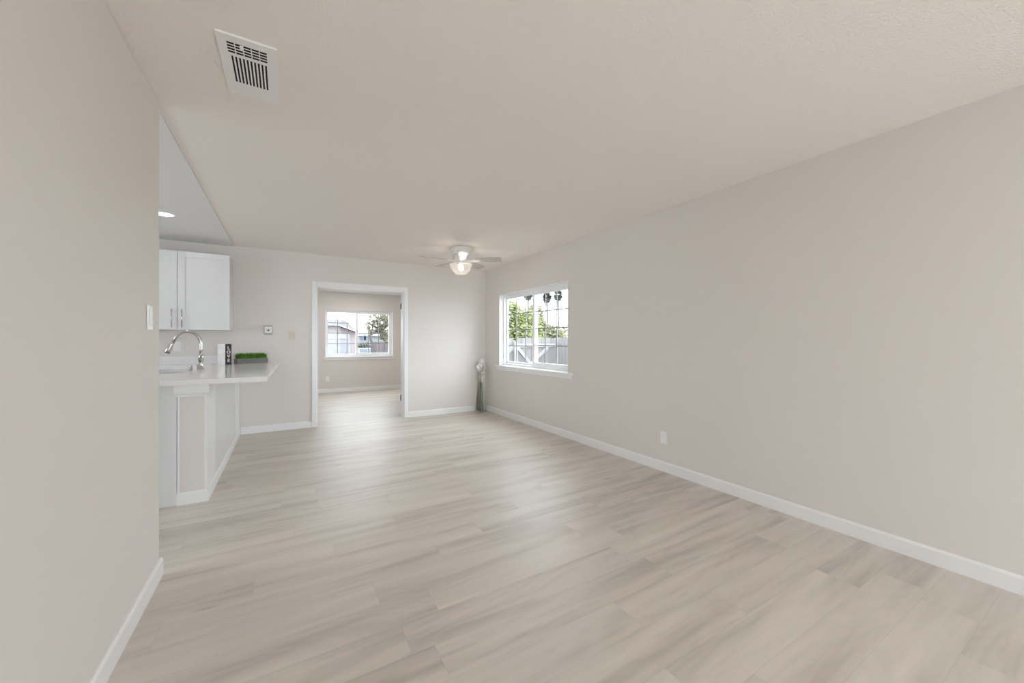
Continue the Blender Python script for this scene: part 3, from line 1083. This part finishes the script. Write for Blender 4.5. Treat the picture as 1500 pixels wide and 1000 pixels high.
vr = []
for k in range(9):
    q = k / 8
    half = 0.076 - 0.036 * q
    vr.append(vring(half, 0.0 + VH * q, 0.10 * q))
for k in range(8, -1, -1):
    q = k / 8
    half = 0.076 - 0.036 * q - 0.005
    vr.append(vring(half, max(0.022, VH * q), 0.10 * q))
for a, b in zip(vr, vr[1:]):
    for k in range(len(a)):
        j = (k + 1) % len(a)
        f = bm.faces.new((a[k], a[j], b[j], b[k])); f.smooth = True
bm.faces.new(list(reversed(vr[0]))); bm.faces.new(vr[-1])
obj('glass_body', bm, M['vase'], vs_t)
stems = [(-0.03, -0.02, -0.060, -0.045, 0.78), (0.012, 0.02, 0.03, -0.03, 0.86), (0.03, -0.025, 0.055, 0.02, 0.76), (-0.01, 0.0, -0.02, 0.02, 0.82)]
for (x0, y0, x1, y1, h) in stems:
    bm = BM()
    pts = [(x0, y0, 0.03), (x0 * 0.55, y0 * 0.55, VH * 0.6), (x0 * 0.3 + x1 * 0.2, y0 * 0.3 + y1 * 0.2, VH), (x1 * 0.7, y1 * 0.7, VH + (h - VH) * 0.5), (x1, y1, h)]
    st = obj('stem', tube(bm, pts, [0.0045, 0.0045, 0.004, 0.0035, 0.002], 8), M['stem'], vs_t)
    for q in range(6):
        zc_ = VH + 0.02 + (h - VH) * (q / 5.2)
        kk = (zc_ - VH) / (h - VH)
        cx, cy = x1 * (0.35 + 0.65 * kk) + random.uniform(-0.04, 0.04), y1 * (0.35 + 0.65 * kk) + random.uniform(-0.04, 0.04)
        bm = BM()
        R0 = random.uniform(0.040, 0.054)
        tilt = Matrix.Translation((cx, cy, zc_)) @ Matrix.Rotation(random.uniform(-1.2, 1.2), 4, 'X') @ Matrix.Rotation(random.uniform(-1.2, 1.2), 4, 'Y') @ Matrix.Rotation(random.uniform(0, 6), 4, 'Z')
        for p_ in range(5):
            rm = tilt @ Matrix.Rotation(p_ * 2 * math.pi / 5, 4, 'Z')
            rows = []
            for (r_, wd, zz) in ((0.003, 0.004, 0.0), (R0 * 0.45, R0 * 0.40, 0.006), (R0 * 0.8, R0 * 0.42, 0.012), (R0, R0 * 0.15, 0.010)):
                rows.append([bm.verts.new(rm @ Vector((r_, s_ * wd, zz - abs(s_) * 0.003))) for s_ in (-1, 0, 1)])
            for a, b in zip(rows, rows[1:]):
                for c_ in range(2):
                    f = bm.faces.new((a[c_], a[c_ + 1], b[c_ + 1], b[c_])); f.smooth = True
        obj('blossom', bm, M['petal'], st, label='white five-petalled blossom')

# ------------------------------------------------------------------ outdoors
GZ = -0.5
bm = BM()
box(bm, -30, 130, 14, 150, -1.0, -0.9)
struct('ground_street', bm, M['ground'])
bm = BM()
box(bm, 3.25, 60, -20, 13.9, GZ - 0.1, GZ)
box(bm, -30, 3.25, 10.2, 13.9, GZ - 0.1, GZ)
box(bm, -10, 3.25, -20, -3.45, GZ - 0.1, GZ)
struct('ground_yard', bm, M['ground'])
bm = BM()
box(bm, -6, 8, -12, -3.45, GZ, -0.12)  # added reflector: throws daylight up through the rear door to the ceiling
struct('bounce_slab', bm, M['concrete'], label='added pale concrete slab bouncing daylight indoors, unseen behind the viewpoint')


def board_fence(bm, a, b, z0, z1, bw=0.14, th=0.02, jitter=0.012):
    a, b = Vector(a), Vector(b)
    n = max(1, int((b - a).length / bw))
    d = (b - a) / n
    t = d.normalized()
    nrm = Vector((-t.y, t.x))
    for k in range(n):
        p = a + d * k + t * 0.004; q = a + d * (k + 1) - t * 0.004
        o = nrm * random.uniform(0, 0.006)
        zt = z1 + random.uniform(-jitter, jitter)
        base = [p + o, q + o, q + o + nrm * th, p + o + nrm * th]
        prism(bm, [(v.x, v.y) for v in base], z0, zt)


def timber(bm, p, q, half_w, y0, y1):
    """bar in the XZ plane from p to q, thickness y0..y1"""
    p, q = Vector((p[0], 0, p[1])), Vector((q[0], 0, q[1]))
    t = (q - p).normalized()
    n = Vector((-t.z, 0, t.x)) * half_w
    poly = [p + n, q + n, q - n, p - n]
    a = [bm.verts.new((v.x, y0, v.z)) for v in poly]
    b = [bm.verts.new((v.x, y1, v.z)) for v in poly]
    bm.faces.new(a); bm.faces.new(list(reversed(b)))
    for k in range(4):
        bm.faces.new((a[k], b[k], b[(k + 1) % 4], a[(k + 1) % 4]))


FTOP = 1.29
GYF = 8.0
fp = thing('yard_fence', 'grey weathered board fence with one diagonal brace, left of the gate', 'fence', (0, 0, GZ))
bm = BM(); board_fence(bm, (3.3, GYF), (4.77, GYF), 0, FTOP - GZ)
obj('boards', bm, M['fence'], fp)
bm = BM()
timber(bm, (4.77, 1.085 - GZ), (3.9, 0.40 - GZ), 0.045, GYF - 0.035, GYF)
obj('brace', bm, M['fence_rail'], fp)
bm = BM(); box(bm, 4.74, 4.83, GYF - 0.09, GYF - 0.037, 0, FTOP - GZ - 0.1)
obj('post', bm, M['fence_rail'], fp)
gt = thing('yard_gate', 'grey weathered board gate with a top rail and crossing braces', 'gate', (0, 0, GZ))
bm = BM(); board_fence(bm, (4.84, GYF), (6.03, GYF), 0.05, FTOP - GZ)
obj('boards', bm, M['fence'], gt)
bm = BM()
timber(bm, (4.84, 1.10 - GZ), (6.0, 1.10 - GZ), 0.045, GYF - 0.03, GYF)
obj('rail', bm, M['fence_rail'], gt)
bm = BM()
timber(bm, (4.86, 1.06 - GZ), (5.42, 0.46 - GZ), 0.04, GYF - 0.028, GYF)
obj('brace', bm, M['fence_rail'], gt)
bm = BM()
timber(bm, (5.75, 1.05 - GZ), (5.20, 0.62 - GZ), 0.04, GYF - 0.058, GYF - 0.03)
obj('brace', bm, M['fence_rail'], gt)
sf = thing('yard_fence', 'grey weathered board fence running along the side yard, right of the gate', 'fence', (6.08, 0, GZ))
bm = BM(); board_fence(bm, (0.0, 8.1), (0.0, 1.0), 0, FTOP - GZ + 0.01)
obj('boards', bm, M['fence'], sf)
for y in (7.9, 5.6, 3.3):
    bm = BM()
    box(bm, 0.022, 0.11, y - 0.045, y + 0.045, 0, FTOP - GZ - 0.12)
    obj('post', bm, M['fence_rail'], sf)


def leaf_cloud(bm, blobs, n, size):
    tot = sum(b[3] * b[4] for b in blobs)
    for (cx, cy, cz, rx, rz) in blobs:
        for _ in range(int(n * rx * rz / tot)):
            u = random.uniform(-1, 1); a = random.uniform(0, 2 * math.pi)
            r = random.uniform(0.45, 1.0) ** 0.5 * random.uniform(0.85, 1.08)
            s = math.sqrt(1 - u * u)
            c = Vector((cx + rx * r * s * math.cos(a), cy + rx * r * s * math.sin(a), cz + rz * r * u))
            d = Vector((random.gauss(0, 1), random.gauss(0, 1), random.gauss(0, 1) - 0.3)).normalized()
            e = d.orthogonal().normalized()
            q = random.uniform(0.6, 1.2) * size
            v = [bm.verts.new(c + d * q), bm.verts.new(c + e * q * 0.42), bm.verts.new(c - d * q * 0.8), bm.verts.new(c - e * q * 0.42)]
            bm.faces.new(v)


def tree(name, label, cat, base, trunk_top, trunk_r, blobs, n, leaf, m, branches=True, group=None):
    t = thing(name, label, cat, base, group=group)
    bm = BM()
    tube(bm, [(0, 0, 0), (0.03, 0.02, trunk_top * 0.5), (0, 0, trunk_top)], [trunk_r, trunk_r * 0.8, trunk_r * 0.55], 10)
    if branches:
        for (cx, cy, cz, rx, rz) in blobs:
            tube(bm, [(0, 0, trunk_top * 0.8), (cx * 0.6, cy * 0.6, (trunk_top + cz) / 2), (cx, cy, cz)], [trunk_r * 0.5, trunk_r * 0.3, trunk_r * 0.1], 6)
    obj('trunk', bm, M['bark'], t)
    bm = BM()
    leaf_cloud(bm, blobs, n, leaf)
    obj('crown', bm, m, t)
    return t


def atd(px, py, Y):
    """world x and z of a photo point on the plane y = Y (used once to lay out the view outdoors)"""
    u = (px - 750) / 563.0
    s, c = math.sin(math.radians(30.53)), math.cos(math.radians(30.53))
    d = Y / (c - u * s)
    return d * (s + u * c), CAMZ + (499 - py) * d / 563.0


# garden trees behind the gate
tree('yard_tree', 'big bright green tree above the fence, in the left pane of the right window', 'tree', (7.6, 12.4, GZ), 1.8, 0.16,
     [(-0.60, 0, 2.60, 0.65, 0.75), (-0.1, 0.3, 2.40, 0.7, 0.8), (-0.3, -0.2, 1.75, 0.95, 0.7), (0.45, 0.2, 2.15, 0.7, 0.75), (0.8, 0.3, 1.6, 0.7, 0.6), (-0.9, 0.2, 1.9, 0.7, 0.8)], 15000, 0.085, M['leaf_bright'])
tree('yard_tree', 'olive green bushy tree behind the fence, next to the window mullion', 'tree', (10.5, 14.2, GZ), 1.6, 0.12,
     [(-0.95, 0, 2.7, 0.45, 0.75), (-0.75, 0, 1.9, 0.65, 0.8), (-0.1, 0.1, 1.9, 0.7, 0.6), (0.3, 0, 1.6, 0.7, 0.5)], 8000, 0.085, M['leaf_olive'])
hd = thing('hedge', 'pale olive shrubs above the fence under the palms', 'shrub', (14.5, 17.5, GZ))
bm = BM()
leaf_cloud(bm, [(-1.6, 0, 1.5, 1.0, 0.9), (-0.4, 0, 1.75, 0.95, 0.9), (0.9, 0, 1.5, 1.0, 0.95), (2.1, 0, 1.9, 0.9, 0.9), (3.2, 0, 1.5, 1.0, 0.95)], 9000, 0.11)
obj('foliage', bm, M['leaf_olive'], hd)
for x in (-1.6, -0.4, 0.9, 2.1, 3.2):
    obj('stem', tube(BM(), [(x, 0, 0), (x, 0, 1.4)], 0.05, 6), M['bark'], hd)


def palm(label, px, py, Yd, tall_px):
    x, z = atd(px, py, Yd)
    t = thing('palm_tree', label, 'palm tree', (x, Yd, -0.95), group='fan palms beyond the fence')
    H = z + 0.95
    bm = BM()
    tube(bm, [(0, 0, 0), (0.15, 0, H * 0.5), (0, 0, H)], [0.30, 0.21, 0.18], 10)
    obj('trunk', bm, M['bark'], t)
    bm = BM()
    for k in range(150):
        a = random.uniform(0, 2 * math.pi); el = random.uniform(-1.25, 1.2)
        L_ = random.uniform(1.1, 1.75)
        d = Vector((math.cos(a) * math.cos(el), math.sin(a) * math.cos(el), math.sin(el)))
        e = d.cross(Vector((0, 0, 1))).normalized()
        b0 = Vector((0, 0, H))
        drop = Vector((0, 0, -0.25))
        for f in range(-3, 4):
            tip = b0 + d * L_ + e * f * 0.17 + drop * (abs(f) / 3)
            mid_ = b0 + d * L_ * 0.55 + e * f * 0.07
            v = [bm.verts.new(b0 + d * L_ * 0.3), bm.verts.new(mid_ + e * 0.14), bm.verts.new(tip), bm.verts.new(mid_ - e * 0.14)]
            bm.faces.new(v)
    obj('crown', bm, M['palm_leaf'], t)


palm('left fan palm, half hidden by the window mullion', 773.5, 431, 80, 0)
palm('middle fan palm against the sky in the right pane', 801, 435, 80, 0)
palm('right fan palm against the sky in the right pane', 817.5, 432, 80, 0)


# view through the far window: neighbour's pink garage house
HY = 36.0
hx0, _ = atd(440, 499, HY)
hx1, _ = atd(521.5, 499, HY)
_, z_wall = atd(505, 479, HY)
hs = thing('neighbor_house', 'pink stucco house with a mauve shingle roof and white garage door', 'house', (0, HY, -0.9))
Z = lambda py, px=500: atd(px, py, HY)[1] + 0.9
Xp = lambda px: atd(px, 499, HY)[0]
bm = BM()
box(bm, Xp(430), Xp(521.5), 0, 7, 0, Z(487))
# gable infill under the sloping barge board
va = [(Xp(430), Z(487)), (Xp(521.5), Z(487)), (Xp(494), Z(477.5)), (Xp(430), Z(477.5))]
a = [bm.verts.new((x, 0.0, z)) for x, z in va]; b = [bm.verts.new((x, 7.0, z)) for x, z in va]
bm.faces.new(a); bm.faces.new(list(reversed(b)))
for k in range(4):
    bm.faces.new((a[k], b[k], b[(k + 1) % 4], a[(k + 1) % 4]))
obj('walls', bm, M['pink'], hs)
bm = BM()
# hipped roof: eave line follows the barge board, ridge behind
pts_ = {'e0': (Xp(425), -0.5, Z(475.3)), 'e1': (Xp(494), -0.5, Z(475.3)), 'e2': (Xp(524.5), -0.5, Z(486)),
        'r0': (Xp(425), 3.2, Z(467.6) + 0.15), 'r1': (Xp(511), 3.2, Z(467.6) + 0.15), 'b2': (Xp(524.5) + 0.3, 7.4, Z(486)), 'b0': (Xp(425), 7.4, Z(486))}
V = {k: bm.verts.new(v) for k, v in pts_.items()}
bm.faces.new((V['e0'], V['e1'], V['r1'], V['r0'])); bm.faces.new((V['e1'], V['e2'], V['r1']))
bm.faces.new((V['e2'], V['b2'], V['r1'])); bm.faces.new((V['r0'], V['r1'], V['b2'], V['b0']))
obj('roof', bm, M['roof'], hs)
bm = BM()
timber(bm, (Xp(425), Z(475.8)), (Xp(494.5), Z(475.8)), 0.07, -0.56, -0.50)
timber(bm, (Xp(493.5), Z(475.6)), (Xp(525), Z(486.6)), 0.07, -0.57, -0.51)
obj('fascia', bm, M['fascia'], hs)
bm = BM()
box(bm, Xp(425), Xp(494), -0.5, 0.0, Z(477.6), Z(476.4))
obj('soffit', bm, M['soffit'], hs)
bm = BM()
box(bm, Xp(430), Xp(512.5), -0.05, 0.0, Z(496), Z(487.5))
box(bm, Xp(511), Xp(512.8), -0.06, -0.0, 0, Z(496))
obj('garage_surround', bm, M['fascia'], hs)
bm = BM()
for k in range(4):
    zz0 = Z(497.2) * k / 4
    box(bm, Xp(430), Xp(511), -0.045, -0.005, zz0 + 0.012, Z(497.2) * (k + 1) / 4 - 0.012)
box(bm, Xp(430), Xp(511), -0.02, 0.0, 0, Z(497.2))
obj('garage_door', bm, M['garage'], hs)

# pale house far behind
x0, z0_ = atd(526, 481, 60); x1, _ = atd(580, 481, 60)
nb = thing('distant_house', 'pale grey house far off behind the leaning tree', 'house', (0, 60, -0.95))
bm = BM(); box(bm, x0, x1, 0, 6, 0, z0_ + 0.95 - 1.1)
obj('walls', bm, M['pale_house'], nb)
bm = BM()
a = [bm.verts.new(q) for q in ((x0 - .4, -0.4, z0_ - 0.15), (x1 + .4, -0.4, z0_ - 0.15), (x1 + .4, 6.4, z0_ - 0.15), (x0 - .4, 6.4, z0_ - 0.15), (x0 + .5, 3, z0_ + 0.95), (x1 - .5, 3, z0_ + 0.95))]
for f in ((0, 1, 5, 4), (1, 2, 5), (2, 3, 4, 5), (3, 0, 4), (0, 3, 2, 1)):
    bm.faces.new([a[i] for i in f])
obj('roof', bm, M['soffit'], nb)
for px in (532, 537):
    bm = BM()
    xx, zz = atd(px, 493, 60)
    box(bm, xx - 0.35, xx + 0.35, -0.05, 0.0, zz + 0.95 - 0.5, zz + 0.95 + 0.3)
    obj('window', bm, M['car_glass'], nb)

# street tree, leaning, in the right pane of the far window
tx, _ = atd(548, 499, 24)
tr = thing('street_tree', 'leaning street tree with thin yellow-green foliage, seen through the far window', 'tree', (tx, 24, -0.9))
tops = {}
blobs = []
for px, py, r in ((540, 477, .26), (546, 466, .30), (551, 474, .28), (556, 462, .30), (563, 460, .42), (562, 472, .42), (566, 483, .45), (559, 481, .33), (563, 492, .30), (567, 497, .26), (571, 470, .45), (553, 483, .22), (545, 486, .2)):
    x, z = atd(px, py, 24)
    blobs.append((x - tx, random.uniform(-0.3, 0.3), z + 0.9, r, r * 0.95))
bm = BM()
def TP(px, py): 
    x, z = atd(px, py, 24); return (x - tx, 0, z + 0.9)
tube(bm, [(0.25, 0, 0), TP(548.5, 509), TP(543, 498), TP(541.5, 492), TP(546, 480), TP(550, 468)], [0.09, 0.075, 0.065, 0.06, 0.045, 0.02], 8)
tube(bm, [TP(541.5, 492), TP(550, 484), TP(562, 474), TP(566, 462)], [0.05, 0.045, 0.035, 0.02], 8)
tube(bm, [TP(550, 484), TP(560, 486), TP(566, 494)], [0.035, 0.03, 0.015], 8)
obj('trunk', bm, M['bark'], tr)
bm = BM(); leaf_cloud(bm, blobs, 3400, 0.085)
obj('crown', bm, M['leaf_autumn'], tr)

# fence, hedge and car beyond the far window
x0, zt = atd(543, 500.5, 31); x1, _ = atd(585, 500.5, 31)
bf = thing('street_fence', 'mauve brown board fence behind the leaning tree', 'fence', (0, 31, -0.9))
bm = BM(); board_fence(bm, (x0, 0), (x1, 0), 0, zt + 0.9, 0.2, 0.03)
obj('boards', bm, M['brick'], bf)
for k in range(3):
    bm = BM()
    xx = x0 + 0.2 + k * (x1 - x0 - 0.4) / 2
    box(bm, xx - 0.06, xx + 0.06, -0.1, -0.002, 0, zt + 0.9 - 0.1)
    obj('post', bm, M['brick'], bf)
x0, z0_ = atd(524, 500, 46); x1, _ = atd(546, 500, 46)
hg = thing('hedge', 'dark olive hedge behind the pale blue car', 'shrub', ((x0 + x1) / 2, 46, -0.95))
bm = BM()
leaf_cloud(bm, [(k * 0.55 - 0.85, 0, (z0_ + 0.95) * 0.55, 0.6, (z0_ + 0.95) * 0.45) for k in range(4)], 1600, 0.16)
obj('foliage', bm, M['leaf_dark'], hg)
for k in range(4):
    obj('stem', tube(BM(), [(k * 0.55 - 0.85, 0, 0), (k * 0.55 - 0.85, 0, (z0_ + 0.95) * 0.5)], 0.05, 6), M['bark'], hg)

cxx, _ = atd(534, 512, 38.5)
car = thing('car', 'pale blue car parked beyond the pink house, seen through the far window', 'car', (cxx, 38.5, -0.9))
bm = BM()
prof = [(-2.0, 0.28), (2.0, 0.28), (2.05, 0.75), (1.85, 0.98), (1.1, 1.02), (0.6, 1.43), (-0.9, 1.45), (-1.65, 1.02), (-2.05, 0.95)]   # side profile (y, z)
a = [bm.verts.new((-0.85 * (0.86 if z > 1.2 else 1), y, z)) for y, z in prof]
b = [bm.verts.new((0.85 * (0.86 if z > 1.2 else 1), y, z)) for y, z in prof]
bm.faces.new(a); bm.faces.new(list(reversed(b)))
for k in range(len(prof)):
    bm.faces.new((a[k], b[k], b[(k + 1) % len(prof)], a[(k + 1) % len(prof)]))
obj('body', bm, M['car'], car, bevel=0.05, seg=3)
bm = BM()
v = [bm.verts.new(q) for q in ((-0.62, -1.005, 1.40), (0.62, -1.005, 1.40), (0.68, -1.60, 1.07), (-0.68, -1.60, 1.07))]
bm.faces.new(v)
bmesh.ops.solidify(bm, geom=bm.faces[:], thickness=0.02)
obj('rear_window', bm, M['car_glass'], car)
for s in (-1, 1):
    for y in (-1.25, 1.25):
        bm = BM()
        lathe(bm, [(0.0001, -0.1), (0.30, -0.1), (0.32, -0.07), (0.32, 0.07), (0.30, 0.1), (0.0001, 0.1)], 24, mtx=Matrix.Translation((s * 0.76, y, 0.32)) @ Matrix.Rotation(H90, 4, 'Y'))
        obj('wheel', bm, M['rubber'], car)
    bm = BM(); box(bm, s * 0.72 - 0.1, s * 0.72 + 0.1, -2.07, -2.02, 0.72, 0.88)
    obj('tail_light', bm, M['tail'], car)

# small red and dark ornament by the pink house
ox, oz = atd(519, 520, 30)
on = thing('yard_ornament', 'small faded red ornament with a dark round top beyond the far window', 'ornament', (ox, 30, -0.9))
bm = BM()
lathe(bm, [(0.0001, 0), (0.14, 0), (0.16, 0.1), (0.10, 0.55), (0.14, 0.78), (0.17, 0.88), (0.09, 1.04), (0.0001, 1.06)], 20)
obj('body', bm, M['red'], on)
bm = BM()
lathe(bm, [(0.0001, 1.06), (0.07, 1.08), (0.10, 1.16), (0.09, 1.25), (0.04, 1.31), (0.0001, 1.32)], 20)
obj('top', bm, M['dark'], on, label='dark rounded top')
